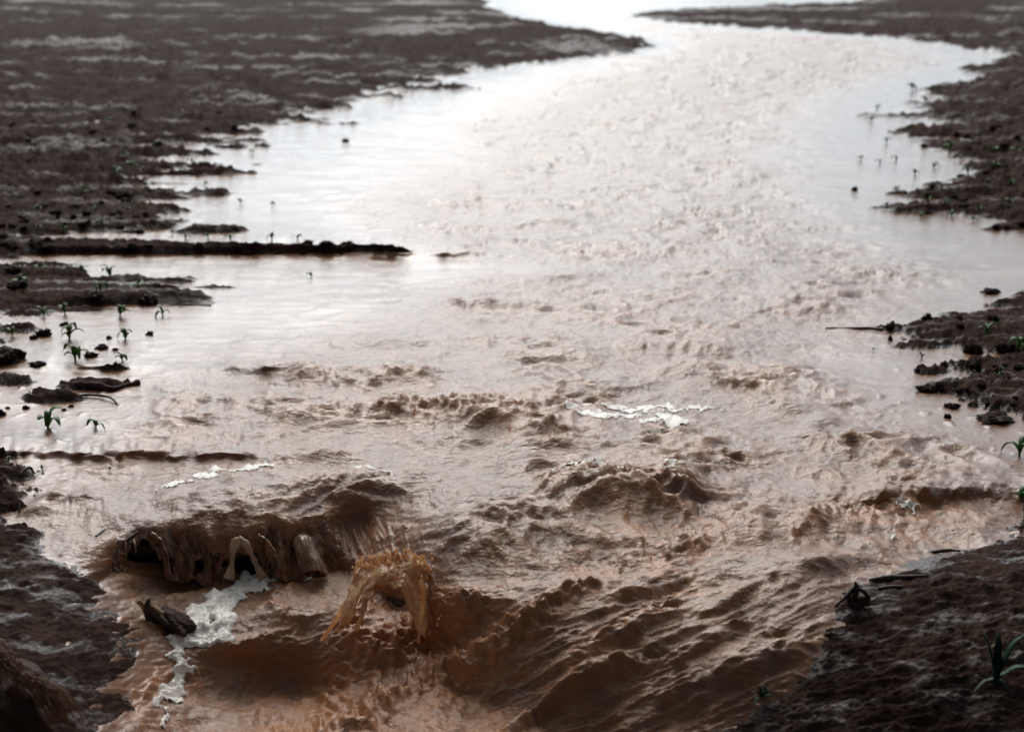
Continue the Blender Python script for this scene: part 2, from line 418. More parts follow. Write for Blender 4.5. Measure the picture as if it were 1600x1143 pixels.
SURF = np.where((PW[..., 2] > PG[..., 2])[..., None], PW, PG)
_q = SURF - np.array([0, 0, H])
SPY = CY - F * (_q[..., 1] * SP + _q[..., 2] * CP) / np.maximum(_q[..., 1] * CP - _q[..., 2] * SP, 1e-3)


def water_z(px, py):
    i = int(np.clip(np.searchsorted(ys, py), 1, len(ys) - 1))
    j = int(np.clip(np.searchsorted(xs, px), 1, len(xs) - 1))
    return PW[i, j], PG[i, j]


def spot(px, py):
    """World point of the visible surface (mud or water) seen at a photo pixel."""
    j = int(np.clip(np.searchsorted(xs, px), 1, len(xs) - 1))
    i0 = int(np.clip(np.searchsorted(ys, py), 1, len(ys) - 1))
    a, b = max(0, i0 - 40), min(len(ys), i0 + 90)
    i = a + int(np.argmin(np.abs(SPY[a:b, j] - py)))
    p = SURF[i, j].copy()
    q = (px - CX) / F
    p[0] = q * (p[1] * CP - (p[2] - H) * SP)
    return Vector(p)


# ------------------------------------------------------------------ materials
def principled(name, base, rough=0.5, spec=0.5):
    m = bpy.data.materials.new(name)
    m.use_nodes = True
    n = m.node_tree.nodes
    b = n['Principled BSDF']
    b.inputs['Base Color'].default_value = (*base, 1)
    b.inputs['Roughness'].default_value = rough
    b.inputs['Specular IOR Level'].default_value = spec
    return m, m.node_tree, b


def tex(nt_, scale, detail=4, rough=0.55, stretch=(1, 1, 1), coord='Object'):
    tc = nt_.nodes.new('ShaderNodeTexCoord')
    mp = nt_.nodes.new('ShaderNodeMapping')
    mp.inputs['Scale'].default_value = stretch
    nz = nt_.nodes.new('ShaderNodeTexNoise')
    nz.inputs['Scale'].default_value = scale
    nz.inputs['Detail'].default_value = detail
    nz.inputs['Roughness'].default_value = rough
    nt_.links.new(tc.outputs[coord], mp.inputs['Vector'])
    nt_.links.new(mp.outputs[0], nz.inputs['Vector'])
    return nz


def ramp(nt_, src, stops):
    r = nt_.nodes.new('ShaderNodeValToRGB')
    el = r.color_ramp.elements
    el[0].position, el[0].color = stops[0][0], (*stops[0][1], 1)
    el[1].position, el[1].color = stops[-1][0], (*stops[-1][1], 1)
    for p, c in stops[1:-1]:
        e = el.new(p)
        e.color = (*c, 1)
    nt_.links.new(src, r.inputs[0])
    return r


def bump(nt_, b, hsrc, strength, dist, prev=None):
    bp = nt_.nodes.new('ShaderNodeBump')
    bp.inputs['Strength'].default_value = strength
    bp.inputs['Distance'].default_value = dist
    nt_.links.new(hsrc, bp.inputs['Height'])
    if prev is not None:
        nt_.links.new(prev.outputs[0], bp.inputs['Normal'])
    nt_.links.new(bp.outputs[0], b.inputs['Normal'])
    return bp


def water_mat():
    m, t, b = principled('muddy_water', (0.2, 0.125, 0.09), 0.10, 0.5)
    b.inputs['IOR'].default_value = 1.44
    n1 = tex(t, 2.2, 5, 0.6, (1, 1.4, 1))
    r = ramp(t, n1.outputs['Fac'], [(0.3, (0.185, 0.087, 0.046)), (0.5, (0.235, 0.115, 0.063)), (0.7, (0.285, 0.145, 0.082))])
    fr = t.nodes.new('ShaderNodeAttribute')
    fr.attribute_name = 'froth'
    mx = t.nodes.new('ShaderNodeMixRGB')
    mx.inputs[2].default_value = (0.40, 0.175, 0.074, 1)     # aerated, sandier water
    t.links.new(fr.outputs['Fac'], mx.inputs[0])
    t.links.new(r.outputs[0], mx.inputs[1])
    t.links.new(mx.outputs[0], b.inputs['Base Color'])
    ro = t.nodes.new('ShaderNodeAttribute')
    ro.attribute_name = 'gloss_loss'
    t.links.new(ro.outputs['Fac'], b.inputs['Roughness'])
    n2 = tex(t, 34, 5, 0.6, (1, 1.3, 1))
    at_ = t.nodes.new('ShaderNodeAttribute')
    at_.attribute_name = 'turbulence'
    mul = t.nodes.new('ShaderNodeMath')
    mul.operation = 'MULTIPLY'
    t.links.new(n2.outputs['Fac'], mul.inputs[0])
    t.links.new(at_.outputs['Fac'], mul.inputs[1])
    p = bump(t, b, mul.outputs[0], 0.75, 0.014)
    n5 = tex(t, 110, 4, 0.7)
    p = bump(t, b, n5.outputs['Fac'], 0.4, 0.004, p)
    n3 = tex(t, 5.5, 4, 0.6, (1, 1.3, 1))
    mul2 = t.nodes.new('ShaderNodeMath')
    mul2.operation = 'MULTIPLY'
    t.links.new(n3.outputs['Fac'], mul2.inputs[0])
    t.links.new(at_.outputs['Fac'], mul2.inputs[1])
    bump(t, b, mul2.outputs[0], 0.5, 0.03, p)
    return m


def mud_mat(name='wet_mud', k=1.0, ground_=True):
    m, t, b = principled(name, (0.05, 0.036, 0.03), 0.7, 0.12)
    n1 = tex(t, 6, 6, 0.65)
    r = ramp(t, n1.outputs['Fac'], [(0.3, (0.028 * k, 0.0160 * k, 0.0130 * k)), (0.55, (0.054 * k, 0.0320 * k, 0.0255 * k)), (0.75, (0.092 * k, 0.057 * k, 0.043 * k))])
    t.links.new(r.outputs[0], b.inputs['Base Color'])
    if ground_:
        w = t.nodes.new('ShaderNodeAttribute')
        w.attribute_name = 'wet'
        n2 = tex(t, 18, 4, 0.65, (1, 2, 1))
        mu = t.nodes.new('ShaderNodeMath')
        mu.operation = 'MULTIPLY_ADD'
        mu.inputs[1].default_value = 1.4
        t.links.new(n2.outputs['Fac'], mu.inputs[0])
        ad = t.nodes.new('ShaderNodeMath')
        ad.operation = 'SUBTRACT'
        t.links.new(w.outputs['Fac'], ad.inputs[0])
        ad.inputs[1].default_value = 0.75
        t.links.new(ad.outputs[0], mu.inputs[2])
        r2 = ramp(t, mu.outputs[0], [(0.15, (0.85, 0.85, 0.85)), (0.85, (0.22, 0.22, 0.22))])
        t.links.new(r2.outputs[0], b.inputs['Roughness'])
        r3 = ramp(t, mu.outputs[0], [(0.15, (0.02, 0.02, 0.02)), (0.85, (0.45, 0.45, 0.45))])
        t.links.new(r3.outputs[0], b.inputs['Specular IOR Level'])
    n3 = tex(t, 60, 6, 0.7)
    p = bump(t, b, n3.outputs['Fac'], 0.8, 0.012)
    n4 = tex(t, 14, 4, 0.65)
    bump(t, b, n4.outputs['Fac'], 0.5, 0.03, p)
    return m


def simple_mat(name, c0, c1, scale, rough, spec=0.5, bs=0.4, bd=0.004, sub=0.0, stretch=(1, 1, 1)):
    m, t, b = principled(name, c0, rough, spec)
    n = tex(t, scale, 4, 0.6, stretch)
    r = ramp(t, n.outputs['Fac'], [(0.35, c0), (0.65, c1)])
    t.links.new(r.outputs[0], b.inputs['Base Color'])
    n2 = tex(t, scale * 2.5, 3, 0.6, stretch)
    bump(t, b, n2.outputs['Fac'], bs, bd)
    if sub:
        b.inputs['Subsurface Weight'].default_value = sub
        b.inputs['Subsurface Radius'].default_value = (0.02, 0.009, 0.004)
        b.inputs['Subsurface Scale'].default_value = 0.5
    return m


def leaf_mat(*a_, thin=0.45, **k_):
    m = simple_mat(*a_, **k_)
    t = m.node_tree
    b = t.nodes['Principled BSDF']
    src = b.inputs['Base Color'].links[0].from_socket
    tr = t.nodes.new('ShaderNodeBsdfTranslucent')
    t.links.new(src, tr.inputs['Color'])
    mx = t.nodes.new('ShaderNodeMixShader')
    mx.inputs[0].default_value = thin
    t.links.new(b.outputs[0], mx.inputs[1])
    t.links.new(tr.outputs[0], mx.inputs[2])
    t.links.new(mx.outputs[0], t.nodes['Material Output'].inputs['Surface'])
    return m


def lacy(m, scale, lo, hi, stretch=(1, 1, 1), attr=None):
    """Let a thin film of water or froth break into holes and soft edges."""
    t = m.node_tree
    out = t.nodes['Material Output']
    src = out.inputs['Surface'].links[0].from_socket
    n = tex(t, scale, 5, 0.65, stretch)
    val = n.outputs['Fac']
    if attr:
        a_ = t.nodes.new('ShaderNodeAttribute')
        a_.attribute_name = attr
        ad = t.nodes.new('ShaderNodeMath')
        ad.operation = 'ADD'
        t.links.new(val, ad.inputs[0])
        t.links.new(a_.outputs['Fac'], ad.inputs[1])
        val = ad.outputs[0]
    mr_ = t.nodes.new('ShaderNodeMapRange')
    mr_.inputs['From Min'].default_value = lo
    mr_.inputs['From Max'].default_value = hi
    t.links.new(val, mr_.inputs['Value'])
    tp = t.nodes.new('ShaderNodeBsdfTransparent')
    mx = t.nodes.new('ShaderNodeMixShader')
    t.links.new(mr_.outputs[0], mx.inputs[0])
    t.links.new(tp.outputs[0], mx.inputs[1])
    t.links.new(src, mx.inputs[2])
    t.links.new(mx.outputs[0], out.inputs['Surface'])
    return m


M_WATER = water_mat()
M_MUD = mud_mat()
M_CLOD = mud_mat('clod_mud', 1.1, False)
M_FOAM = simple_mat('foam', (0.80, 0.72, 0.62), (0.93, 0.89, 0.83), 60, 0.35, 0.5, 0.6, 0.006)
M_SPRAY = leaf_mat('spray_water', (0.68, 0.40, 0.19), (0.90, 0.70, 0.47), 9, 0.3, 0.5, 0.5, 0.006, thin=0.55)
M_PALE = leaf_mat('pale_spray', (0.42, 0.28, 0.18), (0.66, 0.51, 0.38), 25, 0.2, 0.5, 0.4, 0.006)
M_FALL = simple_mat('falling_water', (0.055, 0.024, 0.013), (0.30, 0.135, 0.055), 26, 0.2, 0.5, 0.5, 0.008, stretch=(1.0, .5, .22))
lacy(M_SPRAY, 34, 0.18, 0.46)
lacy(M_PALE, 40, 0.22, 0.5, (1, 1, .5))
lacy(M_FALL, 40, 0.30, 0.55, (1, .5, .22))
lacy(M_FOAM, 70, 0.36, 0.72, (1, 1, 1), 'thickness')
M_LEAF = leaf_mat('seedling_leaf', (0.07, 0.19, 0.04), (0.13, 0.30, 0.07), 30, 0.4)
M_LEAF2 = leaf_mat('yellow_green_leaf', (0.12, 0.2, 0.04), (0.2, 0.28, 0.06), 30, 0.4)
M_DARKLEAF = simple_mat('dark_leaf', (0.008, 0.030, 0.016), (0.02, 0.055, 0.030), 20, 0.6, 0.15)
M_STALK = simple_mat('dead_stalk', (0.20, 0.11, 0.05), (0.42, 0.28, 0.15), 30, 0.6)
M_DARKSTALK = simple_mat('wet_dead_stalk', (0.022, 0.014, 0.010), (0.06, 0.04, 0.028), 25, 0.5)
M_STRAW = simple_mat('wet_straw', (0.11, 0.045, 0.018), (0.26, 0.12, 0.05), 25, 0.5)


# ------------------------------------------------------------------ object helpers
def tag(o, label=None, cat=None, group=None, kind=None):
    if label:
        o['label'] = label
    if cat:
        o['category'] = cat
    if group:
        o['group'] = group
    if kind:
        o['kind'] = kind
    return o


def link(name, me, mat, parent=None, loc=None):
    o = bpy.data.objects.new(name, me)
    COL.objects.link(o)
    if mat is not None and not me.materials:
        me.materials.append(mat)
    if parent is not None:
        o.parent = parent
    if loc is not None:
        o.location = loc
    return o


def empty(name, loc, rz=0.0):
    o = bpy.data.objects.new(name, None)
    COL.objects.link(o)
    o.empty_display_size = 0.05
    o.location = loc
    o.rotation_euler = (0, 0, rz)
    return o


def np_mesh(name, verts, quads, smooth_=True):
    me = bpy.data.meshes.new(name)
    nv, nf = len(verts), len(quads)
    me.vertices.add(nv)
    me.vertices.foreach_set('co', np.ascontiguousarray(verts, np.float32).ravel())
    me.loops.add(nf * 4)
    me.loops.foreach_set('vertex_index', np.ascontiguousarray(quads, np.int32).ravel())
    me.polygons.add(nf)
    me.polygons.foreach_set('loop_start', np.arange(0, nf * 4, 4, dtype=np.int32))
    me.update(calc_edges=True)
    me.polygons.foreach_set('use_smooth', np.full(nf, smooth_, bool))
    me.update()
    return me


def grid_quads(nr, nc, keep=None):
    idx = np.arange(nr * nc, dtype=np.int32).reshape(nr, nc)
    q = np.stack([idx[1:, :-1], idx[1:, 1:], idx[:-1, 1:], idx[:-1, :-1]], axis=-1)
    q = q.reshape(-1, 4) if keep is None else q[keep]
    return q


def compact(verts, quads):
    used, inv = np.unique(quads, return_inverse=True)
    return verts[used], inv.reshape(-1, 4)


def cell(m):
    return m[:-1, :-1] & m[1:, :-1] & m[:-1, 1:] & m[1:, 1:]


NR, NC = PX.shape
me = np_mesh('water', PW.reshape(-1, 3), grid_quads(NR, NC, ~cell(HOLE)))
a = me.attributes.new('turbulence', 'FLOAT', 'POINT')
a.data.foreach_set('value', np.ascontiguousarray(0.14 + 0.86 * TURB, np.float32).ravel())
ROUGH = 0.08 + 0.08 * TURB + 0.22 * TURB * smooth(420, 120, PY)
a = me.attributes.new('gloss_loss', 'FLOAT', 'POINT')
a.data.foreach_set('value', np.ascontiguousarray(ROUGH, np.float32).ravel())
FROTH = np.clip(0.85 * TURB * (0.3 + 0.7 * patch) * smooth(0.05, 0.6, mid) + CHURN * (0.45 + 0.9 * lump) + 0.35 * churn * smooth(520, 640, PX) * (0.5 + lump), 0, 1)
a = me.attributes.new('froth', 'FLOAT', 'POINT')
a.data.foreach_set('value', np.ascontiguousarray(FROTH, np.float32).ravel())
water = tag(link('water', me, M_WATER), kind='structure')
me = np_mesh('ground', PG.reshape(-1, 3), grid_quads(NR, NC))
a = me.attributes.new('wet', 'FLOAT', 'POINT')
a.data.foreach_set('value', np.ascontiguousarray(WET, np.float32).ravel())
ground = tag(link('ground', me, M_MUD), kind='structure')

# ------------------------------------------------------------------ foam: torn white froth lying on the water
def foam_patch(label, lines, thr, lift=0.006):
    F_ = np.zeros(PX.shape)
    for pts, w_ in lines:
        d, t = polydist(PX + 16 * noise(PX / 34, PY / 16, 211) + 6 * noise(PX / 11, PY / 7, 212), PY + 8 * noise(PX / 30, PY / 14, 213) + 3 * noise(PX / 10, PY / 6, 214), pts, 1.2)
        F_ = np.maximum(F_, gauss(d / w_))
    n = fbm(GX * 13, GY * 16, 201, 4, 0.6) * 0.8 + 0.5 * noise(GX * 60, GY * 60, 205)
    val = F_ * (1.25 + 0.4 * n) + 0.28 * n - thr
    keep = cell(val > -0.12) & ~cell(HOLE)
    V = PW.copy()
    lumps = 0.5 + 0.5 * np.clip(noise(GX * 75, GY * 75, 207) + 0.5 * noise(GX * 150, GY * 150, 208), -1, 1)
    V[..., 2] += 0.0015 + lift * np.clip(val * 2.2, 0, 1) * (0.5 + 1.4 * lumps)
    qq = grid_quads(NR, NC, keep)
    th_ = np.clip(val * 1.5, -0.3, 0.75).reshape(-1)[np.unique(qq)]
    v, q = compact(V.reshape(-1, 3), qq)
    mf = np_mesh('foam', v, q)
    af = mf.attributes.new('thickness', 'FLOAT', 'POINT')
    af.data.foreach_set('value', np.ascontiguousarray(th_, np.float32))
    o = link('foam', mf, M_FOAM)
    return tag(o, label, 'foam', 'white foam on the brown water', 'stuff')


foam_patch('bright white foam trail running down beside the dark stub below the fall', [
    ([(480, 898), (420, 904), (360, 912)], 11), ([(400, 915), (350, 935), (315, 950), (305, 975), (325, 990), (290, 1000), (275, 1020)], 17), ([(340, 945), (350, 985), (320, 995)], 18),
    ([(275, 1010), (288, 1035), (283, 1070), (272, 1090)], 14), ([(272, 1085), (250, 1105), (256, 1150)], 8)], 0.50, 0.008)
foam_patch('patchy white foam at midstream right of the brown breaking crest', [
    ([(880, 634), (960, 636), (1040, 640), (1110, 636)], 7), ([(900, 650), (1000, 655), (1060, 658)], 12), ([(1000, 680), (1040, 684)], 9), ([(880, 634), (1110, 636)], 7)], 0.92, 0.002)
foam_patch('short white foam line on the brown water near the right bank', [
    ([(1400, 795), (1440, 793)], 5), ([(1430, 798), (1405, 820), (1392, 845)], 4)], 0.66, 0.005)
foam_patch('scattered small white foam flecks above the gully lip', [
    ([(250, 770), (330, 745), (420, 730)], 12), ([(860, 755), (950, 750)], 12), ([(640, 760), (560, 735)], 10), ([(950, 770), (1060, 740)], 10)], 1.0, 0.004)

# ------------------------------------------------------------------ small-object builders
def rp(px, py, Y):
    """World point on a photo pixel's sight line at forward distance Y."""
    x, y = (px - CX) / F, -(py - CY) / F
    t = Y / (CP + y * SP)
    return Vector((t * x, Y, H + t * (-SP + y * CP)))


def mesh_of(name, bm, smooth_=True):
    bmesh.ops.recalc_face_normals(bm, faces=bm.faces)
    me_ = bpy.data.meshes.new(name)
    bm.to_mesh(me_)
    bm.free()
    if smooth_:
        me_.polygons.foreach_set('use_smooth', np.ones(len(me_.polygons), bool))
    return me_


def catmull(pts, n):
    pts = [tuple(p) for p in pts]
    P = [pts[0]] + pts + [pts[-1]]
    out = []
    m = len(pts) - 1
    for k in range(n):
        u = k / (n - 1) * m
        i = min(int(u), m - 1)
        t = u - i
        a, b, c, d = (np.array(P[i + q], float) for q in range(4))
        out.append(0.5 * (2 * b + (c - a) * t + (2 * a - 5 * b + 4 * c - d) * t * t + (3 * b - a - 3 * c + d) * t ** 3))
    return out


def tube(bm, pts, seg=7, flat=1.0, rng=None, wob_=0.0, n=None):
    """Tapered tube through (x,y,z,r) points, closed at both ends."""
    q = catmull(pts, n or max(4, len(pts) * 4))
    rings = []
    for i, p in enumerate(q):
        a = Vector(q[max(i - 1, 0)][:3])
        b = Vector(q[min(i + 1, len(q) - 1)][:3])
        d = (b - a).normalized() if (b - a).length > 1e-9 else Vector((0, 0, 1))
        u = d.cross(Vector((0, 1, 0)))
        u = u.normalized() if u.length > 1e-3 else Vector((1, 0, 0))
        v = d.cross(u)
        r = max(p[3], 1e-4)
        if rng:
            r *= 1 + wob_ * rng.uniform(-1, 1)
        rings.append([bm.verts.new(Vector(p[:3]) + u * math.cos(2 * math.pi * k / seg) * r + v * math.sin(2 * math.pi * k / seg) * r * flat) for k in range(seg)])
    for a, b in zip(rings, rings[1:]):
        for k in range(seg):
            bm.faces.new((a[k], a[(k + 1) % seg], b[(k + 1) % seg], b[k]))
    bm.faces.new(rings[0][::-1])
    bm.faces.new(rings[-1])


def leaf_blade(bm, pts, width, fold=0.35, n=9, twist=0.0):
    """A curved blade through 3-D points: a V-folded, tapered, slightly thick ribbon."""
    q = [Vector(p) for p in catmull(pts, n)]
    rows = []
    for i, p in enumerate(q):
        t = i / (n - 1)
        d = (q[min(i + 1, n - 1)] - q[max(i - 1, 0)]).normalized()
        side = d.cross(Vector((0, 0, 1)))
        if side.length < 0.2:
            side = d.cross(Vector((0.4, 1, 0)))
        side.normalize()
        side = Matrix.Rotation(twist * t, 3, d) @ side
        up = side.cross(d)
        w = width * (math.sin(math.pi * min(1, 0.16 + 0.84 * t) ** 0.9) ** 0.75 * 0.95 + 0.05) * 0.5
        w = max(w if t < 1 else 0.0, width * 0.02)
        th = width * 0.05
        rows.append([bm.verts.new(p - side * w + up * w * fold), bm.verts.new(p + up * th), bm.verts.new(p + side * w + up * w * fold), bm.verts.new(p - up * th)])
    for a, b in zip(rows, rows[1:]):
        for k in range(4):
            bm.faces.new((a[k], a[(k + 1) % 4], b[(k + 1) % 4], b[k]))
    bm.faces.new(rows[0][::-1])
    bm.faces.new(rows[-1])


def lump_mesh(name, rx, ry, rz, seed, sub=3, rough=0.35, fr=1.6):
    bm = bmesh.new()
    bmesh.ops.create_icosphere(bm, subdivisions=sub, radius=1.0)
    co = np.array([v.co[:] for v in bm.verts])
    n1 = noise(co[:, 0] * fr + co[:, 2] * 1.3, co[:, 1] * fr - co[:, 2] * 1.1, seed)
    n2 = noise(co[:, 0] * fr * 2.6 - co[:, 2] * 3.1, co[:, 1] * fr * 2.6 + co[:, 2] * 2.7, seed + 5)
    k = 1 + rough * (n1 + 0.6 * n2)
    for v, f_ in zip(bm.verts, k):
        v.co = Vector((v.co.x * rx * f_, v.co.y * ry * f_, v.co.z * rz * f_))
    return mesh_of(name, bm)


def scale_at(px, py):
    p = spot(px, py)
    return (p - cam.location).length / F                     # metres per photo pixel there


rnd = random.Random(7)
PARTS_CACHE = {}


def seedling_parts(seed):
    """Meshes of a one-metre-tall unit seedling: a stem and its leaves."""
    r = random.Random(seed)
    bm = bmesh.new()
    lean = r.uniform(-.12, .12)
    tube(bm, [(0, 0, -.12, .045), (lean * .4, 0, .12, .045), (lean, 0, .26, .038), (lean * 1.2, 0, .36, .02)], 6)
    out = [('stem', mesh_of('stem', bm))]
    a0 = r.uniform(0, 6.28)
    n = r.choice([3, 4, 4, 5])
    for k in range(n):
        a = a0 + k * 2.5 + r.uniform(-.3, .3)
        L = r.uniform(.45, .8)
        hgt = .06 + .28 * k / n
        up = r.uniform(.35, .7) if k < n - 1 else .6
        dx, dy = math.cos(a), math.sin(a)
        droop = r.uniform(-.25, .25)
        bm = bmesh.new()
        leaf_blade(bm, [(lean * hgt, 0, hgt), (lean + dx * L * .3, dy * L * .3, hgt + up * .55), (lean + dx * L * .7, dy * L * .7, hgt + up * .6 + droop * .3), (lean + dx * L, dy * L, hgt + up * .35 + droop - .1)],
                   r.uniform(.2, .3), .35, 9, r.uniform(-.8, .8))
        out.append(('leaf', mesh_of('leaf', bm)))
    return out


def seedling(px, py, hpx, label, seed=0, mat=None, group='young corn seedlings in the flooded rows'):
    key = (seed, id(mat))
    s_ = scale_at(px, py) * hpx * 1.1
    root = empty('corn_seedling', spot(px, py), rnd.uniform(0, 6.28))
    root.scale = (s_, s_, s_)
    tag(root, label, 'seedling', group)
    if key not in PARTS_CACHE:
        PARTS_CACHE[key] = [(n_, m_.copy()) for n_, m_ in seedling_parts(seed)]
    for n_, m_ in PARTS_CACHE[key]:
        link(n_, m_, mat or M_LEAF, root)
    return root


NEAR_SEEDLINGS = [
    (75, 668, 40, 'largest green seedling with one long leaf arching down left into the still water', 3, None),
    (150, 668, 22, 'short stubby green seedling standing alone right of the arching seedling', 5, None),
    (117, 563, 34, 'yellowish green two bladed seedling beside a round dark clod', 8, M_LEAF2),
    (191, 563, 18, 'small upright bright green sprout right of the round dark clod', 9, None),
    (108, 528, 30, 'tall thin yellow green seedling rising above the furrow water', 4, M_LEAF2),
    (196, 528, 22, 'narrow green seedling in open water above the small upright sprout', 6, None),
    (187, 494, 24, 'dark green seedling with two spread leaves at the edge of the mud strip', 2, None),
    (254, 494, 20, 'green seedling furthest out in the water beyond the mud strip', 7, None),
    (101, 490, 22, 'dark green seedling on the lower mud strip left of centre', 10, None),
    (68, 492, 18, 'small green seedling on the lower mud strip next to the bank edge', 11, None),
    (157, 453, 20, 'green seedling halfway along the upper mud strip', 12, None),
    (216, 453, 22, 'dark green seedling near the tip of the upper mud strip', 13, None),
    (30, 446, 22, 'light green seedling growing from a dark clod on the upper mud strip', 14, M_LEAF2),
    (172, 432, 24, 'wide seedling with drooping leaf tips standing in open pale water', 3, None),
    (60, 424, 16, 'small seedling above the upper mud strip beside the picture edge bank', 15, None),
    (127, 425, 14, 'low seedling growing from a dark clod in open pale water', 16, None),
    (486, 432, 10, 'lone small green sprout far out in the bright still water', 17, None),
    (20, 524, 20, 'pale green seedling on the soaked bank below the mud strips', 18, M_LEAF2),
    (14, 722, 14, 'small green plant on the dark clump below the long water step', 19, None),
    (66, 733, 9, 'tiny green leaf lying in water just below the long water step', 20, None),
    (172, 736, 9, 'tiny pale seedling nearly drowned below the long water step', 21, M_LEAF2),
    (1540, 522, 26, 'bright green seedling upright on the right mud bank', 22, None),
    (1590, 546, 26, 'green seedling with a dark stem beside a dark clod on the right bank', 23, None),
    (1440, 560, 12, 'low green sprout with a yellow leaf in the right shallows', 24, M_LEAF2),
    (1558, 588, 14, 'flattened green seedling lying on the dark right bank', 25, None),
    (1490, 598, 12, 'small green sprout at the water edge of the dark right bank', 26, None),
    (1593, 712, 34, 'tall green seedling standing in water at the right margin', 27, None),
    (1596, 782, 24, 'green seedling on the water ledge at the right margin', 28, None),
    (1365, 548, 7, 'tiny green sprout in the open water left of the right bank', 29, None),
]
for x, y, h_, lab, sd_, mt_ in NEAR_SEEDLINGS:
    seedling(x, y, h_, lab, sd_, mt_)


def merged_seedling(seed, name):
    bm = bmesh.new()
    for n_, m_ in seedling_parts(seed):
        bm.from_mesh(m_)
    return mesh_of(name, bm)


TINY = [merged_seedling(40 + k, 'tiny_seedling') for k in range(4)]


def tiny(px, py, hpx, label, group):
    s_ = scale_at(px, py) * hpx * 1.15
    o = link('corn_seedling', TINY[rnd.randrange(4)], M_LEAF, None, spot(px, py))
    o.scale = (s_, s_, s_)
    o.rotation_euler = (0, 0, rnd.uniform(0, 6.28))
    tag(o, label, 'seedling', group)


for x, y, h_ in [(360, 376, 12), (425, 374, 12), (465, 374, 10), (325, 373, 10), (290, 372, 9), (375, 318, 9), (425, 322, 8), (270, 365, 9), (100, 358, 12), (160, 356, 12), (60, 360, 10), (205, 262, 14), (225, 272, 12),
                 (180, 272, 14), (195, 246, 10), (290, 268, 10), (345, 262, 8), (395, 240, 9), (240, 230, 9), (300, 255, 10), (130, 300, 11), (60, 330, 10), (200, 330, 9), (90, 200, 8), (170, 190, 8), (415, 190, 6), (530, 172, 6), (270, 300, 8), (320, 290, 8), (145, 330, 10)]:
    tiny(x, y, h_ * 1.15, 'tiny blurred green corn seedling in the distant wet rows left of the stream', 'distant seedlings on the left')
for x, y, h_ in [(1425, 142, 12), (1455, 146, 12), (1445, 160, 10), (1370, 170, 9), (1362, 190, 9), (1385, 222, 10), (1410, 205, 9), (1485, 236, 14), (1500, 252, 12), (1512, 272, 14), (1555, 236, 14), (1555, 262, 12), (1590, 240, 12),
                 (1450, 318, 14), (1476, 322, 12), (1487, 338, 12), (1432, 326, 11), (1400, 300, 10), (1385, 325, 10), (1430, 272, 10), (1460, 262, 10), (1530, 330, 12), (1575, 320, 12), (1520, 345, 10), (1345, 250, 8), (1400, 250, 9), (1440, 340, 10), (1580, 290, 12), (1540, 295, 10), (1375, 255, 8)]:
    tiny(x, y, h_ * 1.15, 'tiny blurred green corn seedling in the distant wet rows right of the stream', 'distant seedlings on the right')

# ------------------------------------------------------------------ clods
CLODS = [lump_mesh('clod', 1, .9, .75, 300 + 9 * k, 4, 0.75, 2.1) for k in range(6)]


def clod_at(px, py, r, label, group, tall=1.0, wide=1.0, name='mud_clod'):
    s_ = scale_at(px, py) * r
    o = link(name, CLODS[rnd.randrange(6)], M_CLOD, None, spot(px, py) + Vector((0, 0, s_ * .08 * tall)))
    o.scale = (s_ * wide, s_ * min(wide, 1.5), s_ * tall)
    o.rotation_euler = (0, 0, 0 if wide > 1 else rnd.uniform(0, 6.28))
    return tag(o, label, 'clod', group)


G_CL = 'dark clods of soil on the left margin'
for x, y, r, lab, t_, w_ in [
    (71, 524, 9, 'knobbly dark clod standing in water just right of a smaller clod', 1.2, 1), (53, 528, 5, 'small dark clod just left of a knobbly larger one', 1.2, 1),
    (143, 558, 8, 'round dark clod below the yellowish two bladed seedling', 1.1, 1), (160, 545, 7, 'dark flat clod up right of the round clod', .9, 1.2), (180, 547, 4, 'very small dark clod right of the flat clod', 1, 1),
    (234, 523, 5, 'lone round black clod out in pale water', 1.1, 1), (100, 508, 5, 'dark clod behind the yellowish two bladed seedling', 1, 1), (170, 529, 4, 'tiny clod left of the narrow green seedling', 1, 1),
    (150, 470, 9, 'dark heaped clod on the lower mud strip', 1., 1.3), (232, 468, 9, 'dark clod at the tip of the lower mud strip', .9, 1.4), (28, 447, 10, 'big dark clod under the light green seedling', .9, 1.3), (122, 425, 8, 'dark clod in pale water above the mud strips', .8, 1.4),
    (22, 422, 8, 'dark clod at the bank edge above the upper mud strip', .8, 1.3), (8, 560, 15, 'big lumpy black clod at the left edge above the islands', 1., 1.2), (28, 558, 9, 'pointed dark clod right of the big lumpy black clod', 1.3, 1), (60, 570, 8, 'low dark clod on the silted shallows', .6, 1.4),
    (40, 638, 5, 'small clod at the foot of the low mud island', 1, 1), (12, 638, 3, 'tiny clod by the left edge under the mud islands', 1, 1), (100, 640, 3, 'tiny clod between mud island and arching seedling', 1, 1), (2, 648, 6, 'dark clod cut by the left picture edge', 1.4, 1), (111, 636, 4, 'small clod below the right end of the mud island', 1, 1)]:
    clod_at(x, y, r, lab, G_CL, t_, w_)
G_CR = 'dark clods of soil on the right margin'
